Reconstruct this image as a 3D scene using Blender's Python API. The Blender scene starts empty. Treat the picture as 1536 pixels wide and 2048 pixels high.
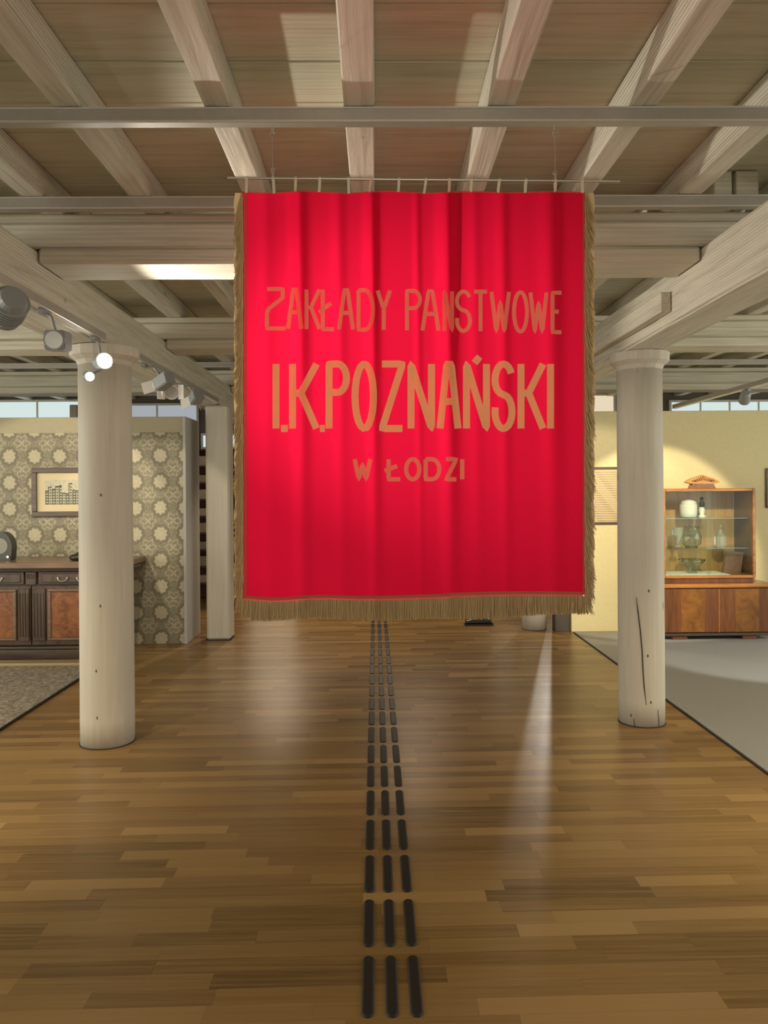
import bpy, bmesh, math, random
from mathutils import Vector, Matrix
random.seed(7)
C = bpy.context.scene.collection
PI = math.pi

# ------------------------------------------------------------------ camera
F = 1530.0                      # focal length in pixels of a 1536 x 2048 frame
CAM = Vector((0.0, 0.0, 1.45))
YAW, ROLL, HORIZON = 0.0105, 0.0073, 978.0
cd = bpy.data.cameras.new('camera'); cam = bpy.data.objects.new('camera', cd); C.objects.link(cam)
cd.sensor_fit = 'VERTICAL'; cd.sensor_height = 36.0; cd.lens = F / 2048 * 36.0
cd.shift_y = -(1024 - HORIZON) / 2048; cd.clip_start = 0.05
RM = Matrix.Rotation(-YAW, 4, 'Z') @ Matrix.Rotation(PI/2, 4, 'X') @ Matrix.Rotation(-ROLL, 4, 'Z')
cam.matrix_world = Matrix.Translation(CAM) @ RM
bpy.context.scene.camera = cam

def at(px, py, Y):
    "world point that stands at depth Y and shows at that place of the photograph"
    d = (RM.to_3x3() @ Vector(((px - 768) / F, (HORIZON - py) / F, -1)))
    return CAM + d * (Y / d.y)

# ------------------------------------------------------------------ world, exposure
W = bpy.data.worlds.new('world'); bpy.context.scene.world = W; W.use_nodes = True
W.node_tree.nodes['Background'].inputs[0].default_value = (1.0, 0.95, 0.80, 1)
W.node_tree.nodes['Background'].inputs[1].default_value = 0.66
vs = bpy.context.scene.view_settings
vs.view_transform = 'Standard'; vs.look = 'None'; vs.gamma = 1.0; vs.use_curve_mapping = False
vs.exposure = 0.0
bpy.context.scene.display_settings.display_device = 'sRGB'

def spot(name, loc, target, energy, deg, blend=0.3, col=(1, .86, .66), radius=0.03):
    l = bpy.data.lights.new(name, 'SPOT'); l.energy = energy; l.spot_size = math.radians(deg); l.spot_blend = blend
    l.color = col; l.shadow_soft_size = radius
    o = bpy.data.objects.new(name, l); C.objects.link(o); o.location = loc
    o.rotation_euler = (Vector(target) - Vector(loc)).to_track_quat('-Z', 'Y').to_euler()
    return o
# spotlights; only the twin banner lamp has its heads built further down
L_BANNER = (-1.425, 4.085, 2.125)
spot('banner_lamp', L_BANNER, (0.85, 2.75, 2.0), 120, 88, 0.4, (1, .90, .76), 0.018)
spot('banner_small_lamp', (-1.535, 4.14, 2.075), (0.10, 2.55, 1.84), 230, 33, 1.0, (1, .90, .76), 0.015)
spot('vitrine_lamp', (2.62, 5.2, 2.36), (2.78, 7.65, 0.86), 215, 42, 0.2, (1, .84, .55), 0.03)
spot('document_lamp', (1.9, 5.7, 2.3), (2.15, 7.65, 1.0), 60, 58, 0.3, (1, .84, .58), 0.03)
spot('carpet_lamp', (3.1, 4.6, 2.45), (3.2, 6.5, 0), 190, 38, 0.35, (.95, .95, .9), 0.03)
spot('picture_lamp', (-2.75, 5.3, 2.35), (-3.05, 7.25, 1.15), 90, 58, 0.25, (1, .87, .66), 0.03)
spot('wallpaper_lamp', (-2.0, 5.3, 2.35), (-2.2, 7.25, 0.9), 50, 52, 0.25, (1, .87, .66), 0.03)
spot('left_floor_lamp', (-2.3, 2.2, 2.5), (-2.5, 3.7, 0), 150, 72, 0.8, (1, .80, .52), 0.05)
spot('right_floor_lamp', (2.6, 2.4, 2.5), (2.5, 3.5, 0), 150, 76, 0.8, (1, .80, .52), 0.05)
spot('near_floor_fill', (0.3, -0.6, 2.6), (0.2, 1.9, 0), 16, 95, 0.9, (1, .80, .52), 0.2)  # unseen fill added from the camera side to brighten the near floor
spot('banner_front_fill', (0.2, -0.4, 2.6), (0.15, 2.55, 1.75), 30, 50, 0.8, (1, .86, .72), 0.06)  # unseen front fill added to lift the banner and its lettering
spot('far_gap_lamp', (2.36, 10.2, 1.9), (0.9, 4.2, 0), 42, 80, 0.9, (1, .93, .82), 0.02)
spot('far_left_lamp', (-1.2, 9.6, 2.4), (-1.3, 8.0, 0), 130, 70, 0.6, (1, .74, .52), 0.04)
spot('far_hall_lamp', (0.4, 8.9, 2.5), (0.7, 8.0, 0), 130, 100, 0.7, (1, .80, .60), 0.06)

def area(name, loc, size, energy, col, rot=(0, 0, 0)):
    l = bpy.data.lights.new(name, 'AREA'); l.energy = energy; l.color = col; l.shape = 'RECTANGLE'
    l.size, l.size_y = size
    o = bpy.data.objects.new(name, l); C.objects.link(o); o.location = loc; o.rotation_euler = rot
    return o
# soft ambient fill added on both sides, no fixtures there
area('left_fill_light', (-5.6, 2.5, 1.5), (2.2, 7), 150, (1, .95, .82), (0, -PI/2, 0))
area('right_fill_light', (5.6, 2.5, 1.5), (2.2, 7), 105, (1, .95, .80), (0, PI/2, 0))

# ------------------------------------------------------------------ materials
def nt(name):
    m = bpy.data.materials.new(name); m.use_nodes = True
    n = m.node_tree; b = n.nodes['Principled BSDF']
    return m, n, b
def N(n, t, **k):
    x = n.nodes.new(t)
    for a, v in k.items():
        if a.startswith('i_'): x.inputs[a[2:].replace('_', ' ')].default_value = v
        else: setattr(x, a, v)
    return x
def L(n, a, b): n.links.new(a, b)
def ramp(n, fac, stops):
    r = n.nodes.new('ShaderNodeValToRGB'); L(n, fac, r.inputs[0])
    e = r.color_ramp.elements
    while len(e) < len(stops): e.new(0.5)
    for x, (p, c) in zip(e, stops): x.position = p; x.color = (*c, 1)
    return r.outputs[0]
def mixc(n, f, a, b, mode='MIX'):
    m = n.nodes.new('ShaderNodeMix'); m.data_type = 'RGBA'; m.blend_type = mode
    for s, v in ((m.inputs[0], f), (m.inputs[6], a), (m.inputs[7], b)):
        if hasattr(v, 'is_linked') or hasattr(v, 'links'): L(n, v, s)
        elif isinstance(v, (int, float)): s.default_value = v
        else: s.default_value = (*v, 1)
    return m.outputs[2]
def math_(n, op, a, b=0.0, c=0.0):
    m = n.nodes.new('ShaderNodeMath'); m.operation = op
    for s, v in zip(m.inputs, (a, b, c)):
        if isinstance(v, (int, float)): s.default_value = v
        else: L(n, v, s)
    return m.outputs[0]
def pos(n, scale=(1, 1, 1), coord='Position'):
    g = n.nodes.new('ShaderNodeNewGeometry'); mp = n.nodes.new('ShaderNodeMapping')
    L(n, g.outputs['Position'], mp.inputs[0]); mp.inputs['Scale'].default_value = scale
    return mp.outputs[0]
def noise(n, vec, sc=5, det=4, rough=.55, dist=0):
    x = n.nodes.new('ShaderNodeTexNoise'); L(n, vec, x.inputs['Vector'])
    x.inputs['Scale'].default_value = sc; x.inputs['Detail'].default_value = det
    x.inputs['Roughness'].default_value = rough; x.inputs['Distortion'].default_value = dist
    return x.outputs['Fac']
def bump(n, b, h, strength=.3, dist=.01):
    x = n.nodes.new('ShaderNodeBump'); L(n, h, x.inputs['Height'])
    x.inputs['Strength'].default_value = strength; x.inputs['Distance'].default_value = dist
    L(n, x.outputs[0], b.inputs['Normal'])

def plain(name, col, rough=.5, metal=0, spec=None, nz=0.0):
    m, n, b = nt(name)
    v = noise(n, pos(n), 35, 3)
    lo = tuple(c * (1 - nz) for c in col); hi = tuple(min(1, c * (1 + nz)) for c in col)
    L(n, ramp(n, v, [(.3, lo), (.7, hi)]), b.inputs['Base Color'])
    b.inputs['Roughness'].default_value = rough; b.inputs['Metallic'].default_value = metal
    return m

def painted_wood(name, axis, base=(.56, .52, .44), dark=(.40, .365, .30), grain=1.0):
    m, n, b = nt(name)
    s = [26, 26, 26]; s[axis] = 1.6
    g = noise(n, pos(n, tuple(s)), 1.0, 5, .6, .6)
    s2 = [70, 70, 70]; s2[axis] = 2.5
    w = n.nodes.new('ShaderNodeTexWave'); L(n, pos(n, tuple(x * .4 for x in s2)), w.inputs['Vector'])
    w.wave_type = 'RINGS'; w.inputs['Scale'].default_value = .8; w.inputs['Distortion'].default_value = 5
    w.inputs['Detail'].default_value = 2; w.inputs['Detail Scale'].default_value = .6
    big = noise(n, pos(n), 2.2, 3)
    col = ramp(n, g, [(.30, dark), (.52, base), (.8, tuple(min(1, c * 1.12) for c in base))])
    col = mixc(n, math_(n, 'MULTIPLY', big, .45), col, tuple(c * .72 for c in base))
    # knots
    v = n.nodes.new('ShaderNodeTexVoronoi'); s3 = [3.2, 3.2, 3.2]; s3[axis] = 1.9
    L(n, pos(n, tuple(s3)), v.inputs['Vector']); v.inputs['Scale'].default_value = 1.0
    k = ramp(n, v.outputs['Distance'], [(.035, (1, 1, 1)), (.06, (0, 0, 0))])
    col = mixc(n, math_(n, 'MULTIPLY', k, .55), col, (.2, .15, .10))
    L(n, col, b.inputs['Base Color']); b.inputs['Roughness'].default_value = .62
    h = math_(n, 'ADD', math_(n, 'MULTIPLY', g, .7), math_(n, 'MULTIPLY', w.outputs['Fac'], .35 * grain))
    bump(n, b, h, .55 * grain, .008)
    return m

MW_X = painted_wood('painted_wood_x', 0, (.74, .71, .58), (.58, .55, .43))
MW_Y = painted_wood('painted_wood_y', 1, (.70, .675, .56), (.50, .47, .375), 1.3)
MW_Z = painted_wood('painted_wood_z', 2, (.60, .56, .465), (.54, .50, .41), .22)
M_CEIL = painted_wood('ceiling_board', 0, (.72, .70, .545), (.58, .56, .425), .5)
M_DARK = plain('dark_joint', (.03, .024, .018), .8)
M_TRACK = plain('track_aluminium', (.52, .50, .46), .38, .55, nz=.04)
M_TRACKW = plain('track_lip', (.75, .73, .68), .3, .4)
M_STEEL = plain('steel', (.58, .56, .52), .3, .9)
M_HEAD = plain('lamp_grey', (.30, .32, .32), .45, .2)
M_HEADW = plain('lamp_white', (.86, .86, .82), .45)
M_BLACK = plain('tactile_black', (.012, .009, .007), .55, nz=.2)
M_GREYWALL = plain('grey_wall', (.47, .47, .44), .7, nz=.03)
M_OLIVE = plain('olive_wall', (.42, .38, .25), .75, nz=.04)
M_YELLOW = plain('yellow_wall', (.80, .72, .42), .8, nz=.03)
M_TAPE = plain('cotton_tape', (.66, .60, .46), .8, nz=.1)
M_PAPERW = plain('white_cloth', (.85, .84, .76), .8, nz=.05)
M_BRASS = plain('brass', (.72, .58, .30), .35, .7)

def emit(name, col, s):
    m = bpy.data.materials.new(name); m.use_nodes = True; n = m.node_tree
    n.nodes.clear(); e = n.nodes.new('ShaderNodeEmission'); o = n.nodes.new('ShaderNodeOutputMaterial')
    e.inputs[0].default_value = (*col, 1); e.inputs[1].default_value = s; L(n, e.outputs[0], o.inputs[0])
    return m
M_LENS = emit('lamp_lens', (1, .97, .86), 60)
M_LENS2 = emit('lamp_lens_soft', (1, .95, .84), 5)
M_SKYPANE = emit('window_daylight', (.78, .93, .90), .85)
M_SKYPANE2 = emit('window_daylight_lilac', (.62, .66, .72), .60)
M_WARMPANE = emit('lit_glass_panel', (1, .85, .60), .8)

def wood(name, c1, c2, axis, rough=.35, sc=1.0, burl=False):
    m, n, b = nt(name)
    s = [22 * sc] * 3; s[axis] = 2.2 * sc
    if burl: s = [9 * sc] * 3
    g = noise(n, pos(n, tuple(s)), 1.0, 6, .65, 1.6 if burl else .8)
    L(n, ramp(n, g, [(.30, c1), (.70, c2)]), b.inputs['Base Color'])
    b.inputs['Roughness'].default_value = rough
    b.inputs['Coat Weight'].default_value = .25; b.inputs['Coat Roughness'].default_value = .2
    bump(n, b, g, .08, .003)
    return m
M_DKWOOD = wood('dark_oak', (.030, .020, .014), (.085, .055, .036), 0, .4)
M_DKWOODZ = wood('dark_oak_upright', (.035, .022, .015), (.12, .075, .05), 2, .35)
M_TOPWOOD = wood('sideboard_top', (.13, .075, .045), (.24, .15, .095), 0, .3)
M_BURL = wood('burl_panel', (.12, .038, .012), (.34, .13, .045), 0, .3, 1.2, True)
M_WALNUT = wood('walnut', (.085, .026, .006), (.19, .062, .014), 2, .25)
M_WALNUTX = wood('walnut_rail', (.28, .10, .02), (.50, .22, .055), 0, .25)
M_HONEY = wood('honey_veneer', (.12, .042, .006), (.27, .105, .013), 2, .22, .6, True)
M_BACK = wood('vitrine_back', (.50, .26, .09), (.72, .42, .17), 2, .4)
M_FRAME = wood('picture_frame', (.05, .028, .016), (.13, .08, .05), 0, .35)
M_BROWN = plain('brown_leather', (.22, .12, .075), .5, nz=.15)

def glass(name, tint=(.93, .97, .95), amt=.12):
    m = bpy.data.materials.new(name); m.use_nodes = True; n = m.node_tree; n.nodes.clear()
    o = n.nodes.new('ShaderNodeOutputMaterial'); t = n.nodes.new('ShaderNodeBsdfTransparent'); g = n.nodes.new('ShaderNodeBsdfGlossy')
    t.inputs[0].default_value = (*tint, 1); g.inputs['Roughness'].default_value = .03; g.inputs[0].default_value = (1, 1, 1, 1)
    lw = n.nodes.new('ShaderNodeLayerWeight'); lw.inputs[0].default_value = .06
    f = math_(n, 'ADD', math_(n, 'MULTIPLY', lw.outputs['Fresnel'], .9), amt * .08)
    mx = n.nodes.new('ShaderNodeMixShader'); L(n, f, mx.inputs[0]); L(n, t.outputs[0], mx.inputs[1]); L(n, g.outputs[0], mx.inputs[2])
    L(n, mx.outputs[0], o.inputs[0])
    return m
M_GLASS = glass('vitrine_glass'); M_SHELFG = glass('shelf_glass', (.80, .88, .80), 1.2)
m, n, b = nt('cut_crystal'); b.inputs['Base Color'].default_value = (.82, .86, .80, 1); b.inputs['Transmission Weight'].default_value = .75
b.inputs['Roughness'].default_value = .06; M_CRYSTAL = m

# floor boards: tone from a per-board colour attribute plus grain
m, n, b = nt('oak_floor'); M_FLOOR = m
a = n.nodes.new('ShaderNodeAttribute'); a.attribute_name = 'tone'
sep = n.nodes.new('ShaderNodeSeparateColor'); L(n, a.outputs['Color'], sep.inputs[0])
cmb = n.nodes.new('ShaderNodeCombineXYZ'); L(n, math_(n, 'MULTIPLY', sep.outputs[1], 37.0), cmb.inputs[2])
va = n.nodes.new('ShaderNodeVectorMath'); va.operation = 'ADD'; L(n, pos(n, (1.6, 70, 1)), va.inputs[0]); L(n, cmb.outputs[0], va.inputs[1])
g = noise(n, va.outputs[0], 1.0, 5, .6, .5)
base = ramp(n, sep.outputs[0], [(0, (.115, .062, .018)), (.3, (.190, .105, .032)), (.6, (.255, .150, .050)), (.85, (.34, .205, .075)), (1, (.42, .27, .105))])
base = mixc(n, ramp(n, g, [(.35, (.0, .0, .0)), (.62, (.35, .35, .35)), (.78, (.85, .85, .85))]), base, (.38, .24, .09))
L(n, base, b.inputs['Base Color']); b.inputs['Roughness'].default_value = .30
b.inputs['Specular IOR Level'].default_value = .38
L(n, ramp(n, g, [(.3, (.27,) * 3), (.8, (.40,) * 3)]), b.inputs['Roughness'])
bump(n, b, g, .06, .002)

m, n, b = nt('left_carpet'); M_RUG = m
v = noise(n, pos(n), 38, 5, .8); v2 = noise(n, pos(n), 5, 3)
c = ramp(n, v, [(.36, (.13, .105, .075)), (.5, (.36, .30, .225)), (.62, (.62, .54, .42))])
L(n, mixc(n, math_(n, 'MULTIPLY', v2, .4), c, (.24, .20, .15)), b.inputs['Base Color']); b.inputs['Roughness'].default_value = .95
bump(n, b, v, .9, .02)
m, n, b = nt('right_carpet'); M_CARPET = m
v = noise(n, pos(n, (60, 90, 60)), 3, 3, .7)
L(n, ramp(n, v, [(.3, (.25, .25, .235)), (.7, (.36, .36, .335))]), b.inputs['Base Color'])
b.inputs['Roughness'].default_value = .55; bump(n, b, v, .35, .004)

# wallpaper: damask of round flower medallions in staggered rows, pale on grey-green
m, n, b = nt('damask_wallpaper'); M_PAPER = m
g_ = n.nodes.new('ShaderNodeNewGeometry'); sp = n.nodes.new('ShaderNodeSeparateXYZ'); L(n, g_.outputs['Position'], sp.inputs[0])
PX, PZ = .2365, .2475
def cell(ox, oz):
    u = math_(n, 'SUBTRACT', math_(n, 'FRACT', math_(n, 'ADD', math_(n, 'DIVIDE', sp.outputs[0], PX), ox)), .5)
    w = math_(n, 'SUBTRACT', math_(n, 'FRACT', math_(n, 'ADD', math_(n, 'DIVIDE', sp.outputs[2], PZ), oz)), .5)
    r = math_(n, 'SQRT', math_(n, 'ADD', math_(n, 'POWER', math_(n, 'ABSOLUTE', u), 2), math_(n, 'POWER', math_(n, 'ABSOLUTE', w), 2)))
    th = math_(n, 'ARCTAN2', u, w)
    return u, w, r, th
def band(r, c0, w0):      # 1 on |r-c0|<w0
    return math_(n, 'SUBTRACT', 1.0, math_(n, 'SMOOTH_MIN', math_(n, 'DIVIDE', math_(n, 'ABSOLUTE', math_(n, 'SUBTRACT', r, c0)), w0), 1.0, .1))
u, w, r, th = cell(.12, .30)
pet = math_(n, 'MULTIPLY', math_(n, 'COSINE', math_(n, 'MULTIPLY', th, 9.0)), .022)
vn = noise(n, pos(n), 14, 2)
rw = math_(n, 'ADD', math_(n, 'ADD', r, pet), math_(n, 'MULTIPLY', math_(n, 'SUBTRACT', vn, .5), .10))
disc = math_(n, 'SMOOTH_MIN', math_(n, 'MULTIPLY', math_(n, 'MAXIMUM', math_(n, 'SUBTRACT', .27, rw), 0.0), 12.0), 1.0, .2)
inner = math_(n, 'MULTIPLY', band(rw, .12, .035), -.55)
dring = math_(n, 'MULTIPLY', band(rw, .315, .06), -.75)
u2, w2, r2, th2 = cell(.62, .80)
pet2 = math_(n, 'MULTIPLY', math_(n, 'COSINE', math_(n, 'MULTIPLY', th2, 4.0)), .07)
small = band(math_(n, 'ADD', r2, pet2), .02, .13)
leaf = band(math_(n, 'ADD', r2, math_(n, 'MULTIPLY', math_(n, 'COSINE', math_(n, 'MULTIPLY', th2, 6.0)), .05)), .26, .07)
tot = math_(n, 'ADD', math_(n, 'ADD', disc, inner), math_(n, 'ADD', dring, math_(n, 'ADD', math_(n, 'MULTIPLY', small, .65), math_(n, 'MULTIPLY', leaf, .40))))
fine = noise(n, pos(n), 75, 4)
tot = math_(n, 'ADD', math_(n, 'ADD', tot, .18), math_(n, 'MULTIPLY', math_(n, 'SUBTRACT', fine, .5), 1.9))
L(n, ramp(n, tot, [(-.0, (.19, .172, .115)), (.5, (.37, .335, .225)), (1.0, (.52, .47, .325))]), b.inputs['Base Color'])
b.inputs['Roughness'].default_value = .6

def cloth(name, col, trans, tcol, rough=.7, sheen=.3):
    m = bpy.data.materials.new(name); m.use_nodes = True; n = m.node_tree; b = n.nodes['Principled BSDF']; o = n.nodes['Material Output']
    v = noise(n, pos(n, (1, 1, 1)), 9, 4)
    L(n, ramp(n, v, [(.3, tuple(c * .9 for c in col)), (.7, col)]), b.inputs['Base Color'])
    b.inputs['Roughness'].default_value = rough; b.inputs['Sheen Weight'].default_value = sheen
    b.inputs['Sheen Tint'].default_value = (*col, 1); b.inputs['Specular IOR Level'].default_value = .12
    t = n.nodes.new('ShaderNodeBsdfTranslucent'); t.inputs[0].default_value = (*tcol, 1)
    mx = n.nodes.new('ShaderNodeMixShader'); mx.inputs[0].default_value = trans
    L(n, b.outputs[0], mx.inputs[1]); L(n, t.outputs[0], mx.inputs[2]); L(n, mx.outputs[0], o.inputs[0])
    return m
M_RED = cloth('red_cloth', (.50, .001, .018), .47, (1.0, .010, .068))
M_GOLD = cloth('gold_lettering', (.98, .64, .30), .36, (1.0, .74, .42), .5, .1)
M_GOLD2 = cloth('gold_lettering_dull', (.96, .38, .24), .40, (1.0, .50, .36), .5, .1)
M_FRINGE = cloth('gold_fringe', (.66, .49, .26), .25, (.70, .52, .28), .6, .2)
M_BRAID = plain('braid', (.30, .10, .05), .6)
M_PINK = cloth('hem_red', (.72, .12, .10), .4, (.95, .16, .12))

# ------------------------------------------------------------------ helpers
def tag(o, label=None, cat=None, group=None, kind=None):
    if label: o['label'] = label
    if cat: o['category'] = cat
    if group: o['group'] = group
    if kind: o['kind'] = kind
    return o
def empty(name, loc=(0, 0, 0), label=None, cat=None, group=None, kind=None):
    o = bpy.data.objects.new(name, None); C.objects.link(o); o.location = loc; o.empty_display_size = .1
    return tag(o, label, cat, group, kind)
def mesh_obj(name, me, mat, parent=None):
    o = bpy.data.objects.new(name, me); C.objects.link(o)
    if mat: me.materials.append(mat)
    if parent is not None:
        o.parent = parent
        org = Vector((0, 0, 0)); q = parent
        while q is not None: org += q.location; q = q.parent
        o.location = -org
    return o
def build(name, bm, mat, parent=None, smooth=False):
    "bm is in world coordinates; the origin goes to the middle of the underside"
    me = bpy.data.meshes.new(name); 
    vs_ = [v.co for v in bm.verts]
    lo = Vector((min(v.x for v in vs_), min(v.y for v in vs_), min(v.z for v in vs_)))
    hi = Vector((max(v.x for v in vs_), max(v.y for v in vs_), max(v.z for v in vs_)))
    c = Vector(((lo.x + hi.x) / 2, (lo.y + hi.y) / 2, lo.z))
    bmesh.ops.translate(bm, verts=bm.verts, vec=-c)
    bmesh.ops.recalc_face_normals(bm, faces=bm.faces)
    bm.to_mesh(me); bm.free()
    if smooth:
        for p in me.polygons: p.use_smooth = True
    o = mesh_obj(name, me, mat, parent)
    o.location = o.location + c
    return o
def add_box(bm, x0, x1, y0, y1, z0, z1, bev=0.0, seg=1):
    r = bmesh.ops.create_cube(bm, size=1)
    M = Matrix.Translation(((x0 + x1) / 2, (y0 + y1) / 2, (z0 + z1) / 2)) @ Matrix.Diagonal((abs(x1 - x0), abs(y1 - y0), abs(z1 - z0), 1))
    bmesh.ops.transform(bm, matrix=M, verts=r['verts'])
    if bev > 0:
        es = list({e for v in r['verts'] for e in v.link_edges})
        bmesh.ops.bevel(bm, geom=es, offset=bev, segments=seg, affect='EDGES', profile=.5)
def box(name, x0, x1, y0, y1, z0, z1, mat, parent=None, bev=0.0, seg=1):
    bm = bmesh.new(); add_box(bm, x0, x1, y0, y1, z0, z1, bev, seg)
    return build(name, bm, mat, parent)
def add_cyl(bm, p0, p1, r0, r1=None, seg=16, caps=True):
    r1 = r0 if r1 is None else r1
    p0, p1 = Vector(p0), Vector(p1); d = p1 - p0
    r = bmesh.ops.create_cone(bm, cap_ends=caps, segments=seg, radius1=r0, radius2=r1, depth=d.length)
    M = Matrix.Translation((p0 + p1) / 2) @ d.to_track_quat('Z', 'Y').to_matrix().to_4x4()
    bmesh.ops.transform(bm, matrix=M, verts=r['verts'])
def cyl(name, p0, p1, r0, mat, parent=None, r1=None, seg=16):
    bm = bmesh.new(); add_cyl(bm, p0, p1, r0, r1, seg); return build(name, bm, mat, parent)
def tube(bm, pts, r, seg=6):
    rings = []
    for i, p in enumerate(pts):
        p = Vector(p); a_ = Vector(pts[max(0, i - 1)]); b_ = Vector(pts[min(len(pts) - 1, i + 1)])
        q = (b_ - a_).to_track_quat('Z', 'Y')
        rings.append([bm.verts.new(p + q @ Vector((math.cos(t * 2 * PI / seg) * r, math.sin(t * 2 * PI / seg) * r, 0))) for t in range(seg)])
    for A, B in zip(rings, rings[1:]):
        for t in range(seg): bm.faces.new((A[t], A[(t + 1) % seg], B[(t + 1) % seg], B[t]))
    bm.faces.new(rings[0][::-1]); bm.faces.new(rings[-1])
def lathe(bm, cx, cy, prof, seg=24, wob=0.0):
    rings = []
    for (r, z) in prof:
        rings.append([bm.verts.new((cx + r * (1 + wob * math.sin(3 * a + z * 2)) * math.cos(a), cy + r * (1 + wob * math.cos(2 * a + z)) * math.sin(a), z)) for a in [2 * PI * k / seg for k in range(seg)]])
    for A, B in zip(rings, rings[1:]):
        for t in range(seg): bm.faces.new((A[t], A[(t + 1) % seg], B[(t + 1) % seg], B[t]))
    bm.faces.new(rings[0][::-1]); bm.faces.new(rings[-1])
def prism(bm, pts, y0, y1):
    "polygon in x,z extruded along y"
    A = [bm.verts.new((x, y0, z)) for x, z in pts]; B = [bm.verts.new((x, y1, z)) for x, z in pts]
    bm.faces.new(A); bm.faces.new(B[::-1])
    for i in range(len(pts)): bm.faces.new((A[i], B[i], B[(i + 1) % len(pts)], A[(i + 1) % len(pts)]))
def rough_beam(name, x0, x1, y0, y1, z0, z1, mat, parent=None, axis=1, step=.35, amp=.004, bev=.008, chips=True):
    "sawn timber: softened, slightly wandering arrises"
    bm = bmesh.new(); add_box(bm, x0, x1, y0, y1, z0, z1, bev, 1)
    lo, hi = ((x0, x1), (y0, y1))[axis]
    k = int((hi - lo) / step)
    nrm = Vector((0, 0, 0)); nrm[axis] = 1
    for i in range(1, k):
        c = Vector((0, 0, 0)); c[axis] = lo + (hi - lo) * i / k
        bmesh.ops.bisect_plane(bm, geom=bm.verts[:] + bm.edges[:] + bm.faces[:], plane_co=c, plane_no=nrm)
    for v in bm.verts:
        if chips and lo + .01 < v.co[axis] < hi - .01:
            for j in range(3):
                if j != axis: v.co[j] += random.uniform(-amp, amp)
    return build(name, bm, mat, parent)
def print_sheet(name, x0, x1, z0, z1, y, fn, nx, nz, parent):
    "flat print: a sheet whose colours are given cell by cell"
    bm = bmesh.new(); lay = bm.loops.layers.float_color.new('tone')
    V = [[bm.verts.new((x0 + (x1 - x0) * i / nx, y, z0 + (z1 - z0) * j / nz)) for i in range(nx + 1)] for j in range(nz + 1)]
    for j in range(nz):
        for i in range(nx):
            f = bm.faces.new((V[j][i], V[j][i + 1], V[j + 1][i + 1], V[j + 1][i])); c_ = fn((i + .5) / nx, (j + .5) / nz)
            for l in f.loops: l[lay] = (*c_, 1)
    return build(name, bm, M_PRINT, parent)
m, n, b = nt('printed_paper'); M_PRINT = m
a = n.nodes.new('ShaderNodeAttribute'); a.attribute_name = 'tone'; L(n, a.outputs['Color'], b.inputs['Base Color']); b.inputs['Roughness'].default_value = .6

# ------------------------------------------------------------------ setting: floor
floor = empty('floor', (0, 0, 0), kind='structure')
box('subfloor', -6.5, 6.5, -2.5, 11, -.06, -.0225, M_DARK, floor)
WX0, WX1, KS = -2.285, 1.955, .020
def board(bm, lay, x0, x1, y0, y1, tone, t2, z=0.0):
    g_ = .00015
    sh = lambda x, y: y + KS * x
    for_ = []
    P = [(x0 + g_, sh(x0, y0) + g_), (x1 - g_, sh(x1, y0) + g_), (x1 - g_, sh(x1, y1) - g_), (x0 + g_, sh(x0, y1) - g_)]
    A = [bm.verts.new((x, y, -.022)) for x, y in P]; B = [bm.verts.new((x, y, z - .0003)) for x, y in P]
    cx, cy = sum(p[0] for p in P) / 4, sum(p[1] for p in P) / 4
    T = [bm.verts.new((x + (.0003 if x < cx else -.0003), y + (.0003 if y < cy + KS * (x - cx) else -.0003), z)) for x, y in P]
    fs = [bm.faces.new(T)]
    for i in range(4):
        fs.append(bm.faces.new((A[i], A[(i + 1) % 4], B[(i + 1) % 4], B[i]))); fs.append(bm.faces.new((B[i], B[(i + 1) % 4], T[(i + 1) % 4], T[i])))
    for f in fs:
        for l in f.loops: l[lay] = (tone, t2, 0, 1)
boards = []
y = -2.4; RW = .0725
while y < 10.9:
    xl = WX0 if y < 6.36 else -6.4
    xr = WX1 if y < 7.5 else 6.4
    x = xl - random.uniform(0, .7)
    while x < xr:
        ln = random.choice((.35, .45, .55, .62, .8, .95)) * random.uniform(.85, 1.15)
        a0, a1 = max(x, xl), min(x + ln, xr)
        if a1 - a0 > .001: boards.append((a0, a1, y, y + RW, min(1, max(0, random.betavariate(2.3, 2.6))), random.random()))
        x += ln
    y += RW
def inview(b_):
    Y = b_[2]; return Y > 2.02 and b_[1] > -.51 * Y - .02 and b_[0] < .51 * Y + .05
vis = sorted([b_ for b_ in boards if inview(b_)], key=lambda b_: b_[2])[:300]
vset = set(vis)
for b_ in vis:
    bm = bmesh.new(); lay = bm.loops.layers.float_color.new('tone'); board(bm, lay, *b_)
    build('floor_board', bm, M_FLOOR, floor)
bm = bmesh.new(); lay = bm.loops.layers.float_color.new('tone')
for b_ in boards:
    if b_ not in vset: board(bm, lay, *b_)
tag(build('floor_boards', bm, M_FLOOR, floor), kind='stuff')
# ------------------------------------------------------------------ carpets and edge trims
def carpet(name, x0, x1, y0, y1, h, mat, label):
    o = box(name, x0, x1, y0, y1, .0005, h, mat, None, .002); return tag(o, label, 'carpet')
carpet('carpet', -6.4, -2.30, -2.4, 6.34, .012, M_RUG, 'mottled brown-grey carpet in front of the carved sideboard')
carpet('carpet', 1.97, 6.4, -2.4, 7.62, .009, M_CARPET, 'smooth pale grey carpet in front of the glass display cabinet')
tag(box('trim_1', -2.30, -2.288, -2.4, 6.36, 0.0, .014, M_DARK, None, .001), kind='structure')
tag(box('trim_2', 1.957, 1.97, -2.4, 7.62, 0.0, .006, M_DARK, None, .001), kind='structure')
tag(box('trim_3', -6.4, -2.288, 6.36, 6.50, 0.0, .028, M_BRASS, None, .004), kind='structure')

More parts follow.
